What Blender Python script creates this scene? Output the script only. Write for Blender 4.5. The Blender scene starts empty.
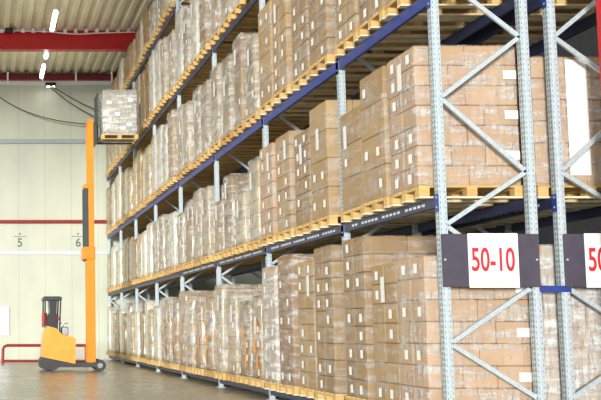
import bpy, math, random
from mathutils import Vector, Matrix
sc = bpy.context.scene
col = sc.collection
R = math.radians
# ---------------------------------------------------------------- camera
F = 950.0; CX = -15.0; CY = 247.0; PITCH = math.atan(82 / 950)
cam_d = bpy.data.cameras.new('camera'); cam = bpy.data.objects.new('camera', cam_d); col.objects.link(cam)
cam_d.sensor_fit = 'HORIZONTAL'; cam_d.sensor_width = 36; cam_d.lens = F / 601 * 36
cam_d.shift_x = (300.5 - CX) / 601; cam_d.shift_y = (CY - 200) / 601
cam_d.clip_end = 300
cam.location = (0, 0, 1.25); cam.rotation_euler = (math.pi / 2 + PITCH, 0, 0)
sc.camera = cam
# ---------------------------------------------------------------- light
w = bpy.data.worlds.new('world'); sc.world = w; w.use_nodes = True
bg = w.node_tree.nodes['Background']; bg.inputs[0].default_value = (0.93, 0.96, 1.0, 1); bg.inputs[1].default_value = 1.0
sd = bpy.data.lights.new('daylight', 'SUN'); sd.energy = 3.2; sd.angle = R(9); sd.color = (1, 0.97, 0.91)
sun = bpy.data.objects.new('daylight', sd); col.objects.link(sun)
sun.rotation_euler = Vector((0.42, 1.0, -0.07)).to_track_quat('-Z', 'Y').to_euler()
vs = sc.view_settings
sc.display_settings.display_device = 'sRGB'
vs.view_transform = 'Standard'; vs.look = 'None'; vs.gamma = 1; vs.use_curve_mapping = False
vs.exposure = 0.4
try:
    sc.cycles.use_denoising = True
    sc.cycles.max_bounces = 6; sc.cycles.transparent_max_bounces = 12
except Exception: pass

# ---------------------------------------------------------------- materials
def s2l(c):
    return tuple(((v / 255) / 12.92 if v / 255 <= 0.04045 else ((v / 255 + 0.055) / 1.055) ** 2.4) for v in c) + (1,)
class NT:
    def __init__(s, name):
        s.m = bpy.data.materials.new(name); s.m.use_nodes = True; s.t = s.m.node_tree; s.n = s.t.nodes; s.l = s.t.links
        s.p = s.n['Principled BSDF']; s.out = s.n['Material Output']
    def add(s, typ, **kw):
        n = s.n.new(typ)
        for k, v in kw.items(): setattr(n, k, v)
        return n
    def link(s, a, b): s.l.new(a, b)
    def coords(s, scale=(1, 1, 1), rnd=True):
        tc = s.add('ShaderNodeTexCoord'); mp = s.add('ShaderNodeMapping'); mp.inputs['Scale'].default_value = scale
        s.link(tc.outputs['Object'], mp.inputs['Vector'])
        if rnd:
            oi = s.add('ShaderNodeObjectInfo'); m = s.add('ShaderNodeMath', operation='MULTIPLY'); m.inputs[1].default_value = 37.0
            s.link(oi.outputs['Random'], m.inputs[0]); s.link(m.outputs[0], mp.inputs['Location'])
        return mp.outputs['Vector']
    def noise(s, vec, scale, detail=3, rough=0.5):
        n = s.add('ShaderNodeTexNoise'); n.inputs['Scale'].default_value = scale; n.inputs['Detail'].default_value = detail
        n.inputs['Roughness'].default_value = rough; s.link(vec, n.inputs['Vector']); return n.outputs['Fac']
    def ramp(s, fac, stops):
        r = s.add('ShaderNodeValToRGB'); e = r.color_ramp.elements
        while len(e) < len(stops): e.new(0.5)
        for i, (p, c) in enumerate(stops): e[i].position = p; e[i].color = c
        s.link(fac, r.inputs[0]); return r.outputs[0]
    def mix(s, fac, a, b, mode='MIX'):
        m = s.add('ShaderNodeMix', data_type='RGBA', blend_type=mode)
        for sock, v in ((m.inputs[0], fac), (m.inputs[6], a), (m.inputs[7], b)):
            if hasattr(v, 'links'): s.link(v, sock)
            else: sock.default_value = v
        return m.outputs[2]
    def bump(s, h, strength, dist=0.01):
        b = s.add('ShaderNodeBump'); b.inputs['Strength'].default_value = strength; b.inputs['Distance'].default_value = dist
        s.link(h, b.inputs['Height']); s.link(b.outputs[0], s.p.inputs['Normal']); return b
def g(v): return (v, v, v, 1)
def plain(name, c, rough=0.5, metal=0.0, var=0.10, scale=8, bump=0.0, stretch=(1, 1, 1)):
    m = NT(name); v = m.coords(stretch); n = m.noise(v, scale)
    c = s2l(c); lo = tuple(x * (1 - var) for x in c[:3]) + (1,); hi = tuple(min(1, x * (1 + var)) for x in c[:3]) + (1,)
    m.link(m.ramp(n, [(0.3, lo), (0.7, hi)]), m.p.inputs['Base Color'])
    m.p.inputs['Roughness'].default_value = rough; m.p.inputs['Metallic'].default_value = metal
    if bump: m.bump(n, bump)
    return m.m
def emit(name, c, e):
    m = NT(name); m.p.inputs['Base Color'].default_value = s2l(c); m.p.inputs['Emission Color'].default_value = s2l(c)
    m.p.inputs['Emission Strength'].default_value = e; return m.m
def cardboard(name, a, b, seams=None, film=0.0):
    """cardboard, colour varied per object; seams=(w,h) prints carton joints on one-piece stacks; film whitens in streaks"""
    m = NT(name)
    oi = m.add('ShaderNodeObjectInfo')
    base = m.ramp(oi.outputs['Random'], [(0.0, s2l(a)), (1.0, s2l(b))])
    v = m.coords((1, 1, 1)); n = m.noise(v, 5, 4)
    c = m.mix(0.35, base, m.ramp(n, [(0.3, g(0.55)), (0.7, g(1.0))]), 'MULTIPLY')
    bh = n
    if seams:
        tc = m.add('ShaderNodeTexCoord'); sp = m.add('ShaderNodeSeparateXYZ'); m.link(tc.outputs['Object'], sp.inputs[0])
        ad = m.add('ShaderNodeMath', operation='ADD'); m.link(sp.outputs[0], ad.inputs[0]); m.link(sp.outputs[1], ad.inputs[1])
        cb = m.add('ShaderNodeCombineXYZ'); m.link(ad.outputs[0], cb.inputs[0]); m.link(sp.outputs[2], cb.inputs[1])
        br = m.add('ShaderNodeTexBrick'); br.inputs['Scale'].default_value = 1.0
        br.inputs['Brick Width'].default_value = seams[0]; br.inputs['Row Height'].default_value = seams[1]
        br.inputs['Mortar Size'].default_value = 0.012; br.offset = seams[2]
        br.inputs['Color1'].default_value = g(1.0); br.inputs['Color2'].default_value = g(0.80); br.inputs['Mortar'].default_value = g(0.40)
        m.link(cb.outputs[0], br.inputs['Vector'])
        c = m.mix(1.0, c, br.outputs['Color'], 'MULTIPLY')
    if film:
        v2 = m.coords((2.2, 2.2, 1.1)); n2 = m.noise(v2, 2.6, 5, 0.65)
        k = m.ramp(n2, [(0.62 - 0.28 * film, g(0.0)), (0.80 - 0.10 * film, g(1.0))])
        mm = m.add('ShaderNodeMath', operation='MULTIPLY'); mm.inputs[1].default_value = 0.35 + 0.5 * film; m.link(k, mm.inputs[0])
        c = m.mix(mm.outputs[0], c, s2l((228, 228, 222)))
        m.p.inputs['Coat Weight'].default_value = 0.7; m.p.inputs['Coat Roughness'].default_value = 0.16
        m.bump(n2, 0.5, 0.05)
    m.p.inputs['Roughness'].default_value = 0.62
    m.link(c, m.p.inputs['Base Color'])
    return m.m
def film(name, lo, hi):
    m = NT(name)
    mp = m.coords((1.1, 1.1, 5.0)); n = m.noise(mp, 2.0, 6, 0.66)
    n3 = m.noise(m.coords((6, 6, 1.6)), 2.5, 3)
    f1 = m.ramp(n, [(0.46, g(lo)), (0.62, g(hi))])
    tr = m.add('ShaderNodeBsdfTransparent'); ms = m.add('ShaderNodeMixShader')
    m.p.inputs['Base Color'].default_value = s2l((236, 238, 236)); m.p.inputs['Roughness'].default_value = 0.2
    m.p.inputs['Specular IOR Level'].default_value = 0.9
    ad = m.add('ShaderNodeMath', operation='ADD'); m.link(n, ad.inputs[0]); m.link(n3, ad.inputs[1])
    m.bump(ad.outputs[0], 1.0, 0.08)
    m.link(f1, ms.inputs[0]); m.link(tr.outputs[0], ms.inputs[1]); m.link(m.p.outputs[0], ms.inputs[2])
    m.link(ms.outputs[0], m.out.inputs['Surface'])
    return m.m
M = {}
M['galv'] = plain('galvanised_steel', (188, 202, 208), 0.42, 0.25, 0.12, 30)
M['slot'] = plain('slot_dark', (104, 116, 122), 0.7)
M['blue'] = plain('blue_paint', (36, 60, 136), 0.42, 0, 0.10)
M['navy'] = plain('navy_beam', (38, 46, 78), 0.45, 0, 0.12)  # darker beam colour, on all beams but the aisle-side second-tier ones
M['dash'] = plain('pale_dash', (206, 212, 216), 0.5)  # pale fill stands in for light showing along the beam slots
M['red'] = plain('red_paint', (196, 34, 38), 0.4, 0, 0.10, 2)
M['dred'] = plain('dark_red_paint', (120, 30, 38), 0.5)
M['pipe'] = plain('red_pipe', (150, 48, 46), 0.4)
M['orange'] = plain('orange_paint', (240, 160, 60), 0.35, 0, 0.12, 3)
M['mast'] = plain('mast_orange', (244, 140, 24), 0.35, 0, 0.05, 3)
M['black'] = plain('black_plastic', (34, 36, 38), 0.4)
M['dgrey'] = plain('dark_steel', (62, 70, 72), 0.4, 0.3)
M['seatred'] = plain('red_cushion', (200, 50, 44), 0.6)
M['rubber'] = plain('rubber', (50, 52, 56), 0.6)
M['chrome'] = plain('bright_metal', (190, 196, 200), 0.25, 0.8)
M['white'] = plain('white_paint', (240, 240, 236), 0.5, 0, 0.03)
M['paper'] = plain('paper', (236, 236, 230), 0.6, 0, 0.05, 40)
M['charcoal'] = plain('charcoal_board', (70, 66, 80), 0.55, 0, 0.10, 6)
M['signred'] = plain('sign_red', (206, 34, 52), 0.5, 0, 0.02)
M['cable'] = plain('cable_rubber', (96, 96, 92), 0.6)
M['numgrey'] = plain('number_grey', (92, 104, 98), 0.6)
M['orangelabel'] = plain('orange_label', (236, 160, 66), 0.6)
M['tube'] = emit('lamp_tube', (255, 255, 250), 6.0)
M['glow'] = emit('window_glass', (240, 246, 255), 1.1)
M['trimw'] = plain('pale_trim', (196, 206, 214), 0.5, 0, 0.04)
M['band'] = plain('grey_band', (150, 164, 168), 0.5, 0, 0.05)
# pallet wood
m = NT('pallet_wood'); oi = m.add('ShaderNodeObjectInfo')
b = m.ramp(oi.outputs['Random'], [(0, s2l((214, 176, 108))), (0.6, s2l((222, 188, 124))), (1, s2l((188, 146, 88)))])
n = m.noise(m.coords((1, 6, 6)), 6, 4); c = m.mix(0.5, b, m.ramp(n, [(0.3, g(0.6)), (0.7, g(1))]), 'MULTIPLY')
m.link(c, m.p.inputs['Base Color']); m.p.inputs['Roughness'].default_value = 0.75; m.bump(n, 0.3); M['wood'] = m.m
M['wood2'] = plain('lightened_wood', (226, 214, 180), 0.75, 0, 0.15, 6, 0.2)  # bottom boards made paler, standing in for light on the pallet undersides
# sheet of printed lines
m = NT('address_sheet'); tc = m.add('ShaderNodeTexCoord'); wv = m.add('ShaderNodeTexWave', bands_direction='Z')
wv.inputs['Scale'].default_value = 22; wv.inputs['Distortion'].default_value = 0.6; m.link(tc.outputs['Object'], wv.inputs['Vector'])
m.link(m.ramp(wv.outputs['Fac'], [(0.1, s2l((200, 200, 198))), (0.4, s2l((238, 238, 234)))]), m.p.inputs['Base Color']); M['sheet'] = m.m
CA, CB_ = (166, 134, 86), (184, 152, 104)
M['card'] = cardboard('cardboard', CA, CB_)
M['cardtan'] = cardboard('tan_cardboard', (150, 120, 78), (164, 134, 92))
M['cardpale'] = cardboard('pale_cardboard', (184, 150, 116), (196, 164, 130))
M['carddark'] = cardboard('dark_cardboard', (140, 106, 64), (158, 122, 76))
M['stackA'] = cardboard('wrapped_cartons', (158, 134, 92), (186, 164, 120), (0.40, 0.25, 0.0), 0.45)
M['stackB'] = cardboard('pale_wrapped_cartons', (178, 168, 134), (204, 196, 168), (0.40, 0.33, 0.0), 0.95)
M['stackC'] = cardboard('brown_wrapped_cartons', (140, 108, 60), (166, 134, 80), (0.41, 0.55, 0.5), 0.25)
M['film1'] = film('stretch_film_thin', 0.06, 0.38)
M['film2'] = film('stretch_film', 0.10, 0.60)
M['film3'] = film('stretch_film_thick', 0.40, 0.97)
# floor
m = NT('concrete_floor'); v = m.coords((1, 1, 1), False); n1 = m.noise(v, 0.5, 5, 0.6); n2 = m.noise(v, 6, 4)
c1 = m.ramp(n1, [(0.35, s2l((182, 180, 162))), (0.65, s2l((200, 198, 180)))])
m.link(m.mix(0.3, c1, m.ramp(n2, [(0.35, g(0.8)), (0.65, g(1))]), 'MULTIPLY'), m.p.inputs['Base Color'])
m.link(m.ramp(n1, [(0.3, g(0.22)), (0.7, g(0.34))]), m.p.inputs['Roughness']); M['floor'] = m.m
# wall panels with vertical joints
m = NT('wall_panels'); tc = m.add('ShaderNodeTexCoord'); sp = m.add('ShaderNodeSeparateXYZ'); m.link(tc.outputs['Object'], sp.inputs[0])
ad = m.add('ShaderNodeMath', operation='ADD'); m.link(sp.outputs[0], ad.inputs[0]); m.link(sp.outputs[1], ad.inputs[1])
pp = m.add('ShaderNodeMath', operation='PINGPONG'); pp.inputs[1].default_value = 0.55; m.link(ad.outputs[0], pp.inputs[0])
nn = m.noise(m.coords((1, 1, 0.4), False), 0.7, 3)
cc = m.ramp(nn, [(0.3, s2l((180, 186, 172))), (0.7, s2l((198, 202, 184)))])
m.link(m.mix(1.0, cc, m.ramp(pp.outputs[0], [(0.0, g(0.80)), (0.03, g(1))]), 'MULTIPLY'), m.p.inputs['Base Color'])
m.p.inputs['Roughness'].default_value = 0.5; M['wall'] = m.m
M['shadewall'] = plain('shade_dark_wall', (62, 64, 66), 0.8)
M['roof'] = plain('roof_sheet', (224, 216, 186), 0.45, 0.1, 0.08, 1.2)

# ---------------------------------------------------------------- mesh builder
class MB:
    def __init__(s): s.v = []; s.f = []; s.mi = []
    def quadbox(s, pts, mi=0):
        o = len(s.v); s.v += [tuple(p) for p in pts]
        for f in ((0, 3, 2, 1), (4, 5, 6, 7), (0, 1, 5, 4), (1, 2, 6, 5), (2, 3, 7, 6), (3, 0, 4, 7)):
            s.f.append(tuple(o + i for i in f)); s.mi.append(mi)
        return s
    def box(s, x0, x1, y0, y1, z0, z1, mi=0):
        return s.quadbox([(x0, y0, z0), (x1, y0, z0), (x1, y1, z0), (x0, y1, z0), (x0, y0, z1), (x1, y0, z1), (x1, y1, z1), (x0, y1, z1)], mi)
    def bbox(s, x0, x1, y0, y1, z0, z1, b=0.006, mi=0):
        """box with chamfered vertical and horizontal edges (three-ring)"""
        rings = []
        for z, d in ((z0, b), (z0 + b, 0), (z1 - b, 0), (z1, b)):
            X0, X1, Y0, Y1 = x0 + d, x1 - d, y0 + d, y1 - d
            rings.append([(X0 + b, Y0, z), (X1 - b, Y0, z), (X1, Y0 + b, z), (X1, Y1 - b, z), (X1 - b, Y1, z), (X0 + b, Y1, z), (X0, Y1 - b, z), (X0, Y0 + b, z)])
        return s.loft(rings, mi)
    def loft(s, rings, mi=0, cap=True):
        o = len(s.v); n = len(rings[0])
        for r in rings: s.v += [tuple(p) for p in r]
        for k in range(len(rings) - 1):
            for i in range(n):
                j = (i + 1) % n
                s.f.append((o + k * n + i, o + k * n + j, o + (k + 1) * n + j, o + (k + 1) * n + i)); s.mi.append(mi)
        if cap:
            s.f.append(tuple(o + i for i in reversed(range(n)))); s.mi.append(mi)
            s.f.append(tuple(o + (len(rings) - 1) * n + i for i in range(n))); s.mi.append(mi)
        return s
    def bar(s, a, b, w, t, mi=0, up=(0, 1, 0)):
        """rectangular bar from a to b; w across (perp. to up), t along up"""
        a, b = Vector(a), Vector(b); d = (b - a).normalized(); u = Vector(up); sd_ = d.cross(u).normalized() * w / 2; u = sd_.cross(d).normalized() * t / 2
        return s.quadbox([a - sd_ - u, a + sd_ - u, a + sd_ + u, a - sd_ + u, b - sd_ - u, b + sd_ - u, b + sd_ + u, b - sd_ + u], mi)
    def tube(s, pts, r, n=8, mi=0):
        pts = [Vector(p) for p in pts]; rings = []
        for i, p in enumerate(pts):
            d = (pts[min(i + 1, len(pts) - 1)] - pts[max(i - 1, 0)]).normalized()
            u = Vector((0, 0, 1)) if abs(d.z) < 0.9 else Vector((0, 1, 0))
            a = d.cross(u).normalized(); b = a.cross(d)
            rings.append([p + (a * math.cos(t) + b * math.sin(t)) * r for t in [2 * math.pi * k / n for k in range(n)]])
        return s.loft(rings, mi)
    def disc(s, c, r, h, axis='y', n=20, mi=0):
        rings = []
        for q, rr in ((-h / 2, r * 0.93), (-h / 2 * 0.8, r), (h / 2 * 0.8, r), (h / 2, r * 0.93)):
            rg = []
            for k in range(n):
                t = 2 * math.pi * k / n; A, B = rr * math.cos(t), rr * math.sin(t)
                rg.append((c[0] + A, c[1] + q, c[2] + B) if axis == 'y' else ((c[0] + A, c[1] + B, c[2] + q) if axis == 'z' else (c[0] + q, c[1] + A, c[2] + B)))
            rings.append(rg)
        return s.loft(rings, mi)
    def mesh(s, name, mats, smooth=False):
        me = bpy.data.meshes.new(name); me.from_pydata(s.v, [], s.f)
        for mt in (mats if isinstance(mats, (list, tuple)) else [mats]): me.materials.append(mt)
        me.polygons.foreach_set('material_index', s.mi)
        if smooth: me.polygons.foreach_set('use_smooth', [True] * len(me.polygons))
        me.update(); return me
    def build(s, name, mats, parent=None, loc=None, smooth=False):
        return obj(name, s.mesh(name, mats, smooth), parent, loc)
def obj(name, me, parent=None, loc=None, rot=None):
    o = bpy.data.objects.new(name, me); col.objects.link(o)
    if parent: o.parent = parent
    if loc: o.location = loc
    if rot: o.rotation_euler = rot
    return o
def empty(name, loc): return obj(name, None, None, loc)
def tag(o, label, cat, group=None):
    o['label'] = label; o['category'] = cat
    if group: o['group'] = group
    return o
def struct(o): o['kind'] = 'structure'; return o
def curvetext(name, body, size, mat, loc, parent=None, sx=1.0, off=0.0, depth=0.002, rot=(math.pi / 2, 0, 0)):
    cu = bpy.data.curves.new(name, 'FONT'); cu.body = body; cu.size = size; cu.extrude = depth; cu.offset = off
    cu.align_x = 'CENTER'; cu.align_y = 'CENTER'; cu.materials.append(mat)
    t = bpy.data.objects.new('tmp', cu); col.objects.link(t)
    bpy.context.view_layer.update()
    me = bpy.data.meshes.new_from_object(t.evaluated_get(bpy.context.evaluated_depsgraph_get()))
    me.name = name
    bpy.data.objects.remove(t)
    if not me.materials: me.materials.append(mat)
    o = obj(name, me, parent, loc, rot); o.scale = (sx, 1, 1); return o

# ---------------------------------------------------------------- structure
YW = 39.3; ZR = 11.97
struct(MB().box(-10, 14, -4, YW + 0.3, -0.3, 0).build('floor', M['floor']))  # edges cut back out of view so world light reaches shelf undersides
struct(MB().box(-16, 14, YW, YW + 0.3, 0, ZR + 0.5).build('wall_back', M['wall']))
struct(MB().box(12.5, 12.8, -4, YW, 0, ZR + 0.5).build('wall_right', M['shadewall']))  # unseen wall, coloured dark to stand in for deep shade behind the racks
# trapezoidal roof sheet, ribs along Y
mb = MB(); x = -16.0; prof = []
while x < 12.4:
    prof += [(x, 0.0), (x + 0.15, 0.0), (x + 0.19, 0.085), (x + 0.34, 0.085)]; x += 0.38
prof.append((x, 0.0))
o = len(mb.v)
for px, pz in prof:
    mb.v += [(px, -4, ZR + pz), (px, YW, ZR + pz), (px, -4, ZR + pz + 0.03), (px, YW, ZR + pz + 0.03)]
for i in range(len(prof) - 1):
    a, b = i * 4, (i + 1) * 4
    mb.f += [(a, b, b + 1, a + 1), (a + 2, a + 3, b + 3, b + 2)]; mb.mi += [0, 0]
struct(mb.build('ceiling', M['roof']))
def ibeam(name, x0, x1, yc, z0, z1, mat, w=0.3, t=0.03):
    b = MB(); b.box(x0, x1, yc - w / 2, yc + w / 2, z0, z0 + t); b.box(x0, x1, yc - 0.02, yc + 0.02, z0 + t, z1 - t); b.box(x0, x1, yc - w / 2, yc + w / 2, z1 - t, z1)
    return struct(b.build(name, mat))
ibeam('trim_1', -15.9, 12.4, 33.6, 11.28, ZR - 0.005, M['red'])
ibeam('trim_2', -15.9, 12.4, 17.0, 11.28, ZR - 0.005, M['red'])
ibeam('trim_3', -15.9, 12.4, 39.08, 11.66, 11.90, M['dred'], 0.2, 0.02)
struct(MB().box(-15.9, 12.4, YW - 0.10, YW - 0.001, 11.50, 11.645).build('trim_4', M['white']))
struct(MB().box(-15.9, 12.4, YW - 0.12, YW - 0.001, 8.98, 9.16).build('trim_5', M['band']))
struct(MB().box(-15.9, 12.4, YW - 0.08, YW - 0.001, 4.32, 4.46).build('trim_6', M['trimw']))
k = 7
for x in (-2.2, -0.7, 0.95, 2.4, 3.8, 5.3):
    struct(MB().box(x - 0.035, x + 0.035, 38.90, 38.975, 11.50, 11.96).build('trim_%d' % k, M['white'])); k += 1
# closures: pale blocks in the sheet's flutes above the near roof beam
mb = MB(); x = -16.0
while x < 12.2:
    mb.box(x + 0.2, x + 0.33, 33.40, 33.44, ZR - 0.09, ZR + 0.07); x += 0.38
struct(mb.build('trim_%d' % k, M['white'])); k += 1
p = struct(MB().tube([(-15.5, YW - 0.09, 5.69), (12.2, YW - 0.09, 5.69)], 0.075, 10).build('wall_pipe', M['pipe']))
# bright window low in the back wall
wf = MB()
for a in ((-0.55, -0.47, 0.98, 2.17), (0.95, 1.01, 0.98, 2.17), (-0.47, 0.95, 0.98, 1.04), (-0.47, 0.95, 2.11, 2.17)):
    wf.box(a[0], a[1], YW - 0.05, YW - 0.001, a[2], a[3])
wf = struct(wf.build('window_1', M['trimw'])); MB().box(-0.47, 0.95, YW - 0.025, YW - 0.002, 1.04, 2.11).build('pane', M['glow'], wf)

# red steel column at the right edge
mb = MB(); cx0, cx1, cy0, cy1 = 6.60, 6.86, 9.75, 10.0
mb.box(cx0, cx0 + 0.02, cy0, cy1, 0, ZR); mb.box(cx1 - 0.02, cx1, cy0, cy1, 0, ZR); mb.box(cx0 + 0.02, cx1 - 0.02, cy0 + 0.11, cy0 + 0.14, 0, ZR)
c_ = mb.build('steel_column', M['red']); struct(c_)

# ---------------------------------------------------------------- racks
FR = [10.5, 13.3, 16.97, 20.62, 24.45, 28.08, 31.8, 35.35, 38.85]
LV = [0.20, 2.72, 5.07, 7.47, 9.77]           # beam tops
BH = [0.11, 0.12, 0.145, 0.13, 0.13]
ORD = ['first', 'second', 'third', 'fourth', 'fifth', 'sixth', 'seventh', 'eighth', 'ninth', 'tenth', 'eleventh', 'twelfth', 'thirteenth', 'fourteenth', 'fifteenth']
POSTW = 0.088
def post_mesh(H, detail):
    mb = MB(); h = POSTW / 2
    # open channel profile extruded: web on the near (-y) face, two flanges, two lips
    mb.box(-h, h, -h, -h + 0.006, 0, H); mb.box(-h, -h + 0.006, -h + 0.006, h, 0, H); mb.box(h - 0.006, h, -h + 0.006, h, 0, H)
    mb.box(-h + 0.006, -h + 0.03, h - 0.006, h, 0, H); mb.box(h - 0.03, h - 0.006, h - 0.006, h, 0, H)
    mb.box(-h + 0.035, h - 0.035, -h - 0.006, -h, 0, H)           # pressed rib up the web
    if detail:
        z = 0.06
        while z < min(H, 6.2):
            mb.box(-h - 0.0008, -h + 0.001, -0.028, -0.012, z, z + 0.036, 1); mb.box(-h - 0.0008, -h + 0.001, 0.012, 0.028, z, z + 0.036, 1)
            mb.box(-h + 0.013, -h + 0.021, -h - 0.0008, -h + 0.001, z, z + 0.02, 1); mb.box(h - 0.021, h - 0.013, -h - 0.0008, -h + 0.001, z, z + 0.02, 1)
            z += 0.06
    return mb.mesh('post', [M['galv'], M['slot']])
PM = {}
def make_rack(name, X0, label, frames, mirror=False):
    X1 = X0 + 1.12
    root = empty(name, (X0, FR[0], 0)); tag(root, label, 'pallet rack')
    H = 11.0
    pn, pf = post_mesh(H, True), post_mesh(H, False)
    foot = MB().box(-0.08, 0.08, -0.08, 0.08, 0, 0.012).mesh('foot_plate', M['galv'])
    for i in range(frames):
        y = FR[i] - FR[0]
        fr = bpy.data.objects.new('upright_frame', None); col.objects.link(fr); fr.parent = root; fr.location = (0, y, 0)
        for xx in (POSTW / 2, 1.085 - POSTW / 2):
            obj('post', pn if i < 3 else pf, fr, (xx, 0, 0)); obj('foot_plate', foot, fr, (xx, 0, 0))
        zl = [0.50, 1.09, 1.71, 2.40, 3.0, 3.84, 4.54, 5.3, 6.1, 6.8, 7.6, 8.3, 9.1, 9.8, 10.6]
        xa, xb = 0.08, 1.005
        for q in range(len(zl) - 1):
            left = (q % 2 == 1) != mirror
            a = (xa if left else xb, 0, zl[q]); b = (xb if left else xa, 0, zl[q + 1])
            mb = MB(); mb.bar(a, b, 0.048, 0.028)
            for e in (a, b): mb.disc((e[0], -0.018, e[2]), 0.012, 0.01, 'y', 8, 1)
            mb.build('brace', [M['galv'], M['dgrey']], fr)
        MB().bar((0.05, 0.0, 0.44), (1.035, 0, 0.44), 0.045, 0.028).build('brace', M['galv'], fr)
    for b in range(frames - 1):
        y0, y1 = FR[b] + POSTW / 2 - FR[0], FR[b + 1] - POSTW / 2 - FR[0]
        for l in range(5):
            if l == 3 and b < 2 or l == 4 and b < 4: continue
            zt, hh = LV[l], BH[l]
            for side in (0, 1):
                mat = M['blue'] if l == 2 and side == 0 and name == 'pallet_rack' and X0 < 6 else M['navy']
                x0, x1 = (0.0, 0.05) if side == 0 else (1.035, 1.085)
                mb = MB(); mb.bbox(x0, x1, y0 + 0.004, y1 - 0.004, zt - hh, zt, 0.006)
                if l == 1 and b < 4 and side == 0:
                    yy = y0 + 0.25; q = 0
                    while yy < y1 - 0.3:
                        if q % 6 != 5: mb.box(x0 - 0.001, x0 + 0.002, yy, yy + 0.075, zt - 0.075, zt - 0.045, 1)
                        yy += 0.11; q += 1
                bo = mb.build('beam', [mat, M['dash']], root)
                if l == 0 : continue
                xc0, xc1 = (-0.008, 0.06) if side == 0 else (1.025, 1.093)
                for ye, dy in ((y0, -1), (y1, 1)):
                    c = MB(); xo = -0.008 if side == 0 else 1.085
                    c.box(xo, xo + 0.008, ye + (-0.085 if dy < 0 else -0.0), ye + (0.0 if dy < 0 else 0.085), zt - hh - 0.05, zt + 0.03)
                    for zz in (zt - 0.02, zt - hh - 0.01): c.box(xo - 0.003, xo + 0.002, ye + dy * 0.05 - 0.01, ye + dy * 0.05 + 0.01, zz, zz + 0.02, 1)
                    c.build('beam_connector', [M['blue'], M['galv']], bo)
    return root
XA = 5.035; XB = 6.345
rack1 = make_rack('pallet_rack', XA, 'long galvanised steel pallet rack with blue beams, facing the open aisle', 9)
rack2 = make_rack('pallet_rack', XB, 'galvanised pallet rack standing back to back behind the aisle-facing one', 5, True)
# blue spacer between the two end frames
sp = MB(); sp.box(XA + 1.086, XB - 0.001, 10.46, 10.53, 1.66, 1.72); sp.box(XA + 1.065, XB + 0.10, 10.438, 10.448, 1.655, 1.725)
sp.build('row_spacer', M['blue']); tag(bpy.data.objects['row_spacer'], 'short blue steel spacer joining the two end frames beside the signs', 'rack spacer')

# ---------------------------------------------------------------- pallets
tb = MB().box(0, 1.2, 0, 0.12, 0, 0.022).mesh('top_board', M['wood'])
sg = MB().box(0, 0.12, 0, 0.8, 0, 0.022).mesh('stringer', M['wood'])
bk = MB().bbox(0, 0.12, 0, 0.11, 0, 0.078, 0.003).mesh('block', M['wood'])
bb = MB().box(0, 1.2, 0, 0.10, 0, 0.022).mesh('bottom_board', M['wood2'])
fullp = MB()
TB = [0.0, 0.17, 0.34, 0.51, 0.68]; SX = [0, 0.54, 1.08]; BY = [0, 0.345, 0.69]
for y in TB: fullp.box(0, 1.2, y, y + 0.12, 0.122, 0.144)
for x in SX:
    fullp.box(x, x + 0.12, 0, 0.8, 0.1, 0.122)
    for y in BY: fullp.box(x, x + 0.12, y, y + 0.11, 0.022, 0.1)
for y in BY: fullp.box(0, 1.2, y, y + 0.11, 0, 0.022)
fullp = fullp.mesh('pallet', M['wood'])
rp = random.Random(5)
def pallet(x, y, z, detailed, label, group):
    """x,y: near aisle corner"""
    if not detailed:
        o = obj('pallet', fullp, None, (x, y, z)); tag(o, label, 'pallet', group); return o
    r = empty('pallet', (x, y, z)); tag(r, label, 'pallet', group)
    for v in TB: obj('top_board', tb, r, (0, v, 0.122))
    for v in SX:
        obj('stringer', sg, r, (v, 0, 0.1))
        for q in BY: obj('block', bk, r, (v, q, 0.022))
    for v in BY: obj('bottom_board', bb, r, (0, v + 0.005, 0))
    return r

# ---------------------------------------------------------------- loads
def wrap_mesh(rnd, W, D, H, name, mat, bulge=0.012, taper=0.0, z0=0.0, lump=0.0):
    """closed rounded skin D (x) by W (y) by H, slightly uneven like stretch wrap"""
    ns = max(5, int(H / 0.13)); rings = []; cr = 0.035
    amp = [[rnd.uniform(-1, 1) for _ in range(28)] for _ in range(ns + 1)]
    for k in range(ns + 1):
        z = z0 + (H - z0) * k / ns; ring = []
        ins = 0.0 if k < ns else 0.02
        pts = []
        def side(ax, ay, bx, by):
            for q in range(5):
                t = q / 5; pts.append((ax + (bx - ax) * t, ay + (by - ay) * t))
        side(cr, 0, D - cr, 0); pts.append((D - cr, 0)); pts.append((D - cr * 0.3, cr * 0.3))
        side(D, cr, D, W - cr); pts.append((D, W - cr)); pts.append((D - cr * 0.3, W - cr * 0.3))
        side(D - cr, W, cr, W); pts.append((cr, W)); pts.append((cr * 0.3, W - cr * 0.3))
        side(0, W - cr, 0, cr); pts.append((0, cr)); pts.append((cr * 0.3, cr * 0.3))
        for i, (px, py) in enumerate(pts):
            dx, dy = px - D / 2, py - W / 2
            s_ = 1 - 2 * taper * (k / ns) * 0.5
            a = amp[k][i % 28] * bulge
            l = math.hypot(dx, dy)
            e = -ins + a - (bulge if bulge else 0)
            px2 = D / 2 + dx * s_ + dx / l * e; py2 = W / 2 + dy * s_ + dy / l * e
            zz = z + (rnd.uniform(-lump, 0) if k == ns else 0)
            ring.append((px2, py2, zz))
        rings.append(ring)
    me = MB().loft(rings).mesh(name, mat, True)
    return me
cart_cache = {}
def carton_mesh(dx, dy, dz, mat):
    key = (round(dx, 3), round(dy, 3), round(dz, 3), mat)
    if key not in cart_cache:
        mb = MB(); mb.bbox(0.003, dx - 0.003, 0.003, dy - 0.003, 0.002, dz - 0.004, 0.009)
        cart_cache[key] = mb.mesh('carton', M[mat])
    return cart_cache[key]
lab_s = MB().box(-0.0015, 0, -0.042, 0.042, -0.055, 0.055).mesh('label', M['paper'])
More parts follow.
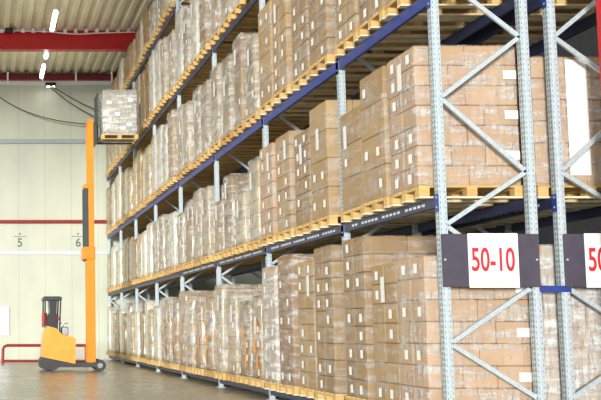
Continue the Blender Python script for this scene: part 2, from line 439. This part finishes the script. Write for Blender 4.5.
lab_sheet = MB().box(-0.0015, 0, -0.055, 0.055, -0.16, 0.16).mesh('address_sheet', M['sheet'])
lab_e = MB().box(-0.075, 0.075, -0.0015, 0, -0.05, 0.05).mesh('label', M['paper'])
lab_o = MB().box(-0.0015, 0, -0.05, 0.05, -0.12, 0.12).mesh('label', M['orangelabel'])
def near_load(x, y, z, W, H, kind, rnd, label, group, endlabels=False, W0=None):
    """individual cartons, film skin and paper labels"""
    root = empty('carton_stack', (x, y, z)); tag(root, label, 'carton stack', group)
    D = 1.17; mat = {'std': rnd.choice(('card', 'cardtan')), 'pale': 'cardpale', 'tall': 'card', 'dark': 'carddark', 'white': 'cardpale'}[kind]
    if endlabels: mat = 'cardpale'
    lh = {'std': 0.235, 'pale': 0.235, 'tall': 0.46, 'dark': 0.30, 'white': 0.235}[kind]
    n = max(2, round(H / lh)); dz = H / n
    for k in range(n):
        nx = 2 if k % 2 == 0 else 3
        ny = 2 if kind != 'tall' else 1
        if kind == 'dark': ny = 1 + k % 2
        for i in range(nx):
            for j in range(ny):
                obj('carton', carton_mesh(D / nx, W / ny, dz, mat), root, (D / nx * i, W / ny * j, dz * k))
    wm = wrap_mesh(rnd, W + 0.02, D + 0.02, H + 0.008, 'stretch_wrap', M[{'white': 'film3', 'dark': 'film2'}.get(kind, 'film2' if endlabels else 'film1')], 0.004, z0=0.0)
    wr = obj('stretch_wrap', wm, root, (-0.01, -0.01, 0.0))
    xs = -0.013
    sheets = 1 if rnd.random() < 0.75 else 0
    taken = []
    if sheets:
        zz = H * rnd.uniform(0.68, 0.84); yy = W * rnd.choice((0.28, 0.5, 0.72)); obj('address_sheet', lab_sheet, root, (xs, yy, zz)); taken.append((yy, zz))
    for k in range(n):
        for j in (0.2, 0.7):
            if rnd.random() < 0.55:
                yy = W * (j + rnd.uniform(-0.02, 0.08)); zz = dz * (k + 0.45)
                if all(abs(yy - a) > 0.12 or abs(zz - b) > 0.24 for a, b in taken): obj('label', lab_s, root, (xs, yy, zz))
    if endlabels:
        for k in range(1, n - 1, 2):
            obj('label', lab_e, root, (D - 0.09, -0.013, dz * (k + 0.5)))
    return root
def far_load(x, y, z, W, H, kind, rnd, label, group, parts=True):
    mat = {'std': 'stackA', 'white': 'stackB', 'dark': 'stackC', 'tall': 'stackA', 'pale': 'stackB'}[kind]
    D = 1.16
    me = wrap_mesh(rnd, W, D, H, 'cartons', M[mat], 0.012, taper=rnd.uniform(0, 0.015), lump=0.02)
    if not parts:
        o = obj('carton_stack', me, None, (x, y, z)); tag(o, label, 'carton stack', group); return o
    root = empty('carton_stack', (x, y, z)); tag(root, label, 'carton stack', group)
    obj('cartons', me, root)
    obj('stretch_wrap', wrap_mesh(rnd, W + 0.03, D + 0.03, H + 0.01, 'stretch_wrap', M['film2'], 0.006), root, (-0.015, -0.015, 0))
    xs = -0.014
    if rnd.random() < 0.7: obj('address_sheet', lab_sheet, root, (xs, W * rnd.uniform(0.25, 0.7), H * rnd.uniform(0.6, 0.8)))
    if z < 1 and kind == 'dark':
        for q in range(3): obj('label', lab_o, root, (xs, W * rnd.choice((0.3, 0.55, 0.8)), H * (0.2 + 0.2 * q)))
    for q in range(rnd.randint(1, 5)):
        obj('label', lab_s, root, (xs, W * rnd.choice((0.15, 0.85)), H * (0.08 + 0.17 * q)))
    return root

LEVN = ['floor', 'first', 'second', 'third', 'top']
TIER = ['on the floor tier', 'on the first raised tier', 'on the second raised tier', 'on the third raised tier', 'on the top tier']
# measured heights (cargo only) near the camera, kinds likewise; the rest vary
HT = {0: [1.73, 1.71, 2.12, 2.10, 1.95, 2.10, 1.97, 1.52, 1.44, 1.66, 1.84, 1.62, 1.55, 1.70, 1.85],
      1: [1.63, 1.63, 1.35, 1.68, 1.46, 1.60, 1.58, 1.53, 1.12, 1.50, 1.10, 1.55, 1.62, 1.5, 1.3],
      2: [1.70, 1.72, 1.66, 1.70, 1.72, 1.68, 1.74, 1.50, 1.78, 1.62, 1.66, 1.60, 1.70, 1.55, 1.7]}
KD = {0: ['std', 'std', 'std', 'std', 'std', 'dark', 'white', 'dark', 'dark', 'std', 'std', 'dark', 'dark', 'std', 'dark'],
      1: ['std', 'tall', 'tall', 'tall', 'std', 'std', 'pale', 'std', 'std', 'dark', 'dark', 'std', 'std', 'dark', 'std'],
      2: ['std', 'std', 'std', 'std', 'std', 'std', 'tall', 'std', 'dark', 'std', 'std', 'std', 'std', 'std', 'std']}
LOOK = {'std': 'brown film-wrapped carton stack', 'tall': 'film-wrapped large-carton stack', 'pale': 'pale film-wrapped carton stack',
        'white': 'whitish wrapped carton stack', 'dark': 'dark brown wrapped carton stack'}
rl = random.Random(11)
def centres(b):
    y0, y1 = FR[b], FR[b + 1]; n = 3 if b == 0 else 4
    if b == 0: return [11.03, 11.86, 12.74]
    s_ = (y1 - y0 - 0.16) / n
    return [y0 + 0.08 + s_ * (i + 0.5) for i in range(n)]
def fill(rack, X, bays, levels):
    for l in levels:
        idx = 0
        for b in bays:
            if l == 3 and b < 2 or l == 4 and b < 4: continue
            for i, yc in enumerate(centres(b)):
                idx = (0 if b == 0 else 3 + 4 * (b - 1)) + i
                z = LV[l] + 0.001
                px = X - 0.10
                where = 'row behind, ' if rack == 2 else ''
                pos = '%s %s upright' % ('%s past the' % ORD[i], ORD[b]) if rack == 1 else '%s from the near end' % ORD[idx]
                near = b < 2
                pj = rl.uniform(-0.045, 0.03) if rack == 1 else 0
                pallet(px + pj, yc - 0.4, z, near, 'wooden pallet %s%s, %s' % (where, TIER[l], pos) if rack == 1 else 'wooden pallet in the rear rack, %s, %s' % (TIER[l][7:], pos), 'wooden pallets in the racks')
                if rack == 1 and l in HT and idx < len(HT[l]): H, kd = HT[l][idx], KD[l][idx]
                elif rack == 2:
                    H, kd = {0: 1.85, 1: 1.50, 2: 1.6}[l], ('pale' if l else 'white')
                else:
                    H = rl.uniform(1.45, 1.85) if l in (0, 2, 3) else (rl.uniform(1.3, 1.6) if l == 1 else rl.uniform(0.95, 1.22))
                    kd = rl.choice(['std', 'white', 'white', 'dark', 'std'] if l else ['white', 'white', 'std', 'dark'])
                    if l == 4: kd = rl.choice(['dark', 'std', 'dark', 'white'])
                W = rl.uniform(0.71, 0.755) if near else rl.uniform(0.58, 0.74)
                if rack == 1: lab = '%s %s, %s' % (LOOK[kd], TIER[l], pos)
                else: lab = '%s, rear rack, %s, %s' % (LOOK[kd], TIER[l][7:], pos)
                args = (px + 0.015 + pj, yc - W / 2, z + 0.1445, W, H, kd, random.Random(l * 100 + idx + rack * 977), lab, 'wrapped carton stacks in the racks')
                if near: near_load(*args, endlabels=(idx == 0))
                else: far_load(*args, parts=(b < 5))
fill(1, XA, range(8), range(5))
fill(2, XB, range(4), range(3))
for o in list(col.objects):
    if o.get('label', '').startswith('pale film-wrapped carton stack, rear rack, first raised tier, first from'):
        MB().box(0.38, 0.62, -0.0135, -0.012, 0.12, 1.46).build('cover_sheet', M['paper'], o)

# ---------------------------------------------------------------- signs
def sign(x0, label, d=0.0):
    r = empty('rack_sign', (x0, 10.42, 1.71)); tag(r, label, 'sign', 'row number signs on the end frames')
    MB().bbox(0, 1.07, 0, 0.018, 0, 0.585, 0.003).build('board', M['charcoal'], r)
    MB().box(0.285 + d, 0.836 + d, -0.004, 0, -0.008, 0.59).build('number_panel', M['white'], r)
    t = curvetext('number', '50-10', 0.36, M['signred'], (0.553 + d, -0.006, 0.287), r, sx=0.58, off=0.006)
    for xx in (0.03, 1.04): MB().disc((xx, -0.003, 0.30), 0.012, 0.006, 'y', 8).build('bolt', M['galv'], r)
    return r
sign(5.03, 'charcoal sign with white panel reading 50-10 in red, on the aisle end frame')
sign(6.375, 'charcoal and white number sign cut off by the right picture edge', -0.06)

# ---------------------------------------------------------------- reach truck
YT = 28.35; YF = YT + 1.1
tr = empty('reach_truck', (2.6, YT, 0)); tag(tr, 'orange reach truck with its mast raised high, parked beside the rack', 'forklift')
tr.location = (0, 0, 0)
mb = MB()   # orange body: profile in XZ, sloping down to the right
def prism(mb, prof, y0, y1, mi=0):
    n = len(prof); return mb.loft([[(x, y0, z) for x, z in prof], [(x, y1, z) for x, z in prof]][::-1], mi)
prism(mb, [(1.70, 0.42), (2.68, 0.22), (2.70, 0.95), (2.62, 1.02), (2.30, 1.08), (2.12, 1.27), (1.86, 1.34), (1.74, 1.10)], YT, YF); mb.build('body', M['orange'], tr)
mb = MB(); prism(mb, [(1.66, 0.10), (1.75, 0.05), (2.10, 0.05), (2.20, 0.12), (2.75, 0.13), (2.72, 0.215), (2.2, 0.30), (1.70, 0.412), (1.64, 0.30)], YT - 0.02, YF + 0.02); mb.build('bumper', M['rubber'], tr)
MB().disc((1.90, YT + 0.3, 0.17), 0.17, 0.12).build('drive_wheel', M['rubber'], tr)
mb = MB(); prism(mb, [(1.88, 1.3), (2.18, 1.22), (2.14, 1.75), (2.16, 2.12), (1.93, 2.12), (1.95, 1.75), (1.84, 1.5)], YT + 0.12, YF - 0.15); mb.build('cab_panel', M['black'], tr)
mb = MB(); mb.bbox(1.74, 2.30, YT + 0.03, YF - 0.03, 2.11, 2.20, 0.015)
for q in range(5): mb.box(1.78, 2.26, YT + 0.1 + q * 0.2, YT + 0.14 + q * 0.2, 2.20, 2.225)
mb.build('overhead_guard', M['dgrey'], tr)
mb = MB()
for y in (YT + 0.06, YF - 0.06):
    mb.bar((1.78, y, 1.3), (1.80, y, 2.12), 0.045, 0.045); mb.bar((2.22, y, 1.15), (2.26, y, 2.12), 0.045, 0.045)
mb.build('guard_post', M['black'], tr)
MB().bbox(1.72, 1.86, YT + 0.1, YT + 0.6, 1.36, 1.74, 0.03).build('seat', M['seatred'], tr)
MB().bbox(2.10, 2.22, YT + 0.15, YT + 0.5, 1.50, 1.62, 0.02).build('armrest', M['seatred'], tr)
mb = MB(); mb.disc((2.36, YT + 0.35, 1.42), 0.14, 0.03, 'z'); mb.bar((2.36, YT + 0.35, 1.05), (2.36, YT + 0.35, 1.42), 0.04, 0.04); mb.build('steering_wheel', M['chrome'], tr)
mb = MB(); mb.bbox(2.28, 2.50, YT + 0.2, YT + 0.7, 1.05, 1.32, 0.03); mb.build('console', M['chrome'], tr)
for y in (YT + 0.03, YF - 0.15):
    MB().bbox(2.5, 3.42, y, y + 0.12, 0.12, 0.26, 0.01).build('straddle_leg', M['dgrey'], tr)
    wq = MB().disc((3.42, y + 0.06, 0.17), 0.17, 0.10).build('load_wheel', M['rubber'], tr)
    MB().disc((3.42, y - 0.0, 0.17), 0.08, 0.03).build('hub', M['chrome'], wq)
for y in (YT + 0.16, YT + 0.56):
    MB().bbox(3.06, 3.31, y, y + 0.09, 0.14, 3.42, 0.01).build('outer_mast_rail', M['mast'], tr)
    MB().bbox(2.99, 3.125, y + 0.01, y + 0.07, 3.30, 5.52, 0.008).build('lift_chain_cover', M['dgrey'], tr)
    MB().bbox(3.13, 3.30, y + 0.1 if y > YT + 0.3 else y - 0.0, y + 0.18 if y > YT + 0.3 else y + 0.08, 3.40, 7.60, 0.008).build('inner_mast_rail', M['mast'], tr)
MB().bbox(2.94, 3.32, YT + 0.12, YT + 0.70, 3.34, 3.72, 0.02).build('mast_crossbar', M['mast'], tr)
MB().bbox(3.0, 3.30, YT + 0.14, YT + 0.70, 5.50, 5.62, 0.01).build('mast_crossbar', M['mast'], tr)
MB().bbox(3.13, 3.31, YT + 0.14, YT + 0.76, 7.52, 7.62, 0.01).build('mast_crossbar', M['mast'], tr)
MB().bbox(3.315, 3.42, YT + 0.18, YF - 0.18, 6.9, 7.5, 0.01).build('fork_carriage', M['dgrey'], tr)
mb = MB()
for q in range(6): mb.box(3.42, 3.46, YT + 0.2 + q * 0.13, YT + 0.23 + q * 0.13, 7.5, 8.4)
mb.box(3.42, 3.46, YT + 0.18, YF - 0.18, 8.36, 8.42); mb.box(3.40, 3.46, YT + 0.18, YF - 0.18, 7.45, 7.51)
mb.build('load_backrest', M['dgrey'], tr)
for y in (YT + 0.28, YF - 0.42):
    f_ = MB(); f_.box(3.42, 3.47, y, y + 0.12, 6.96, 7.5); f_.box(3.47, 4.55, y, y + 0.12, 6.96, 7.0); f_.build('fork', M['dgrey'], tr)
# raised load
o = obj('pallet', fullp, None, (3.53, YT + 0.12, 7.001)); o.scale = (0.94, 1.0, 1.0); tag(o, 'wooden pallet lifted on the forks of the orange reach truck', 'pallet')
lf = empty('carton_stack', (3.58, YT + 0.12, 7.147)); tag(lf, 'white film-wrapped carton stack raised high on the truck forks', 'carton stack')
rr = random.Random(3)
obj('cartons', wrap_mesh(rr, 0.80, 1.05, 1.36, 'cartons', M['stackA'], 0.012), lf)
obj('stretch_wrap', wrap_mesh(rr, 0.84, 1.09, 1.38, 'stretch_wrap', M['film3'], 0.012), lf, (-0.02, -0.02, 0))
for q, (a, b_) in enumerate(((0.15, 0.25), (0.8, 0.3), (0.45, 0.62), (0.2, 0.98), (0.85, 1.05), (0.62, 0.2))): obj('label', lab_e, lf, (a, -0.025, b_))

# ---------------------------------------------------------------- guard rail in front of the back wall
YR = 35.0
def onr(z): return z
mb = MB(); pts = [(0.64, YR, 0.0), (0.66, YR, 0.50), (0.70, YR, 0.60), (0.80, YR, 0.65)]
mb.tube(pts + [(3.7, YR, 0.65)], 0.055, 8)
gr = mb.build('guard_rail', M['pipe']); tag(gr, 'low red tubular guard rail standing along the back wall', 'guard rail')
MB().tube([(0.66, YR, 0.08), (3.7, YR, 0.08)], 0.05, 8).build('lower_tube', M['pipe'], gr)
for x in (2.2, 3.7): MB().tube([(x, YR, 0.0), (x, YR, 0.65)], 0.05, 8).build('upright_tube', M['pipe'], gr)

# ---------------------------------------------------------------- wall numbers, lamps, cables
for ch, x, lb in (('5', 1.45, 'grey number 5 with an arrow mark painted on the back wall'), ('6', 3.87, 'grey number 6 with an arrow mark on the wall beside the truck mast')):
    r = empty('wall_number', (x, YW - 0.004, 4.81)); tag(r, lb, 'number', 'bay numbers on the back wall')
    curvetext('numeral', ch, 0.5, M['numgrey'], (0, -0.002, 0), r, sx=0.95, off=0.008, depth=0.001)
    MB().box(-0.26, 0.26, -0.003, 0, 0.26, 0.285).build('dash', M['numgrey'], r)
    MB().disc((0, -0.002, 0.38), 0.04, 0.003).build('dot', M['numgrey'], r)
yy = 6.0; seq = [(29.3, 30.95), (31.3, 32.95), (33.95, 34.65), (35.15, 36.95)]
for v in ((3, 4.7), (8, 9.7), (13, 14.7), (20, 21.7), (25, 26.7)): seq.insert(0, v)
names = {29.3: 'lit fluorescent tube under the roof just in front of the red beam', 31.3: 'lit fluorescent tube hanging closest to the red roof beam', 33.9: 'short glowing lamp just behind the red roof beam', 35.45: 'lit fluorescent tube under the roof nearest the back wall'}
seq = [(29.3, 31.0), (33.9, 34.25), (35.45, 37.0), (3, 4.7), (9, 10.7), (15, 16.7), (22, 23.7)]
for n_, (a, b_) in enumerate(seq):
    r = empty('ceiling_lamp', (2.24, (a + b_) / 2, 11.24)); tag(r, names.get(a, 'lit fluorescent tube in the roof lamp line, %s from the camera' % ORD[max(0, n_ - 3)]), 'lamp', 'fluorescent tubes along the aisle roof')
    L = (b_ - a) / 2
    MB().tube([(0, -L, -0.02), (0, L, -0.02)], 0.075, 10).build('tube', M['tube'], r)
    h = MB(); h.bbox(-0.07, 0.07, -L, L, 0.06, 0.12, 0.01)
    for q in (-L * 0.7, L * 0.7): h.tube([(0, q, 0.12), (0, q, ZR - 11.24)], 0.006, 5)
    h.build('housing', M['white'], r)
r = empty('wall_lamp', (2.72, 38.9, 11.42)); tag(r, 'small black floodlight under the white strip of the back wall', 'lamp')
MB().bbox(-0.2, 0.24, -0.12, 0.12, -0.09, 0.06, 0.02).build('housing', M['black'], r)
MB().bar((0, 0.1, 0), (0, 0.298, 0.0), 0.05, 0.05, up=(0, 0, 1)).build('bracket', M['black'], r)
MB().box(-0.15, 0.19, -0.08, 0.10, -0.10, -0.09).build('lens', M['tube'], r)
pl = bpy.data.lights.new('flood', 'POINT'); pl.energy = 1.5; pl.shadow_soft_size = 0.1; pl.color = (1, 0.97, 0.85)
po = bpy.data.objects.new('flood', pl); col.objects.link(po); po.parent = r; po.location = (-0.35, 0.0, -0.45)
# junction box beside the beam
o = MB().bbox(0.72, 1.0, 33.1, 33.38, 11.83, ZR - 0.002, 0.02).build('junction_box', M['black']); tag(o, 'small dark box on the roof sheet before the red beam', 'box')
def px(x, y, Y):
    a = (x - CX) / F; b = (CY - y) / F; th = PITCH
    d = (a, math.cos(th) - b * math.sin(th), math.sin(th) + b * math.cos(th)); t = Y / d[1]
    return Vector((t * d[0], Y, 1.25 + t * d[2]))
def catm(P, n=8):
    out = []
    for i in range(len(P) - 1):
        p0, p1, p2, p3 = P[max(i - 1, 0)], P[i], P[i + 1], P[min(i + 2, len(P) - 1)]
        for k in range(n):
            t = k / n; out.append(0.5 * ((2 * p1) + (p2 - p0) * t + (2 * p0 - 5 * p1 + 4 * p2 - p3) * t * t + (3 * p1 - p0 - 3 * p2 + p3) * t ** 3))
    out.append(P[-1]); return out
for pts, lb in (([(-22, 76), (0, 97.5), (27, 112), (55, 120), (75, 123), (88, 123.7), (100, 121)], 'long sagging grey cable from the left edge to the raised mast'),
                ([(50, 85.5), (70, 97), (85, 105), (104, 113)], 'upper grey cable running down from the black wall lamp'),
                ([(50, 87), (66, 100), (80, 109), (92, 115.5), (104, 120)], 'lower grey cable running down from the black wall lamp')):
    o = MB().tube(catm([px(x, y, 38.75) for x, y in pts]), 0.028, 6).build('hanging_cable', M['cable']); tag(o, lb, 'cable', 'cables hanging before the back wall')
o = MB().tube(catm([px(x, y, 33.38) for x, y in ((-10, 30.5), (20, 30.8), (45, 31.5), (75, 34.0), (100, 33.0), (135, 32))]), 0.022, 6).build('beam_cable', M['white'])
tag(o, 'thin pale cable draped along the top of the red roof beam', 'cable')
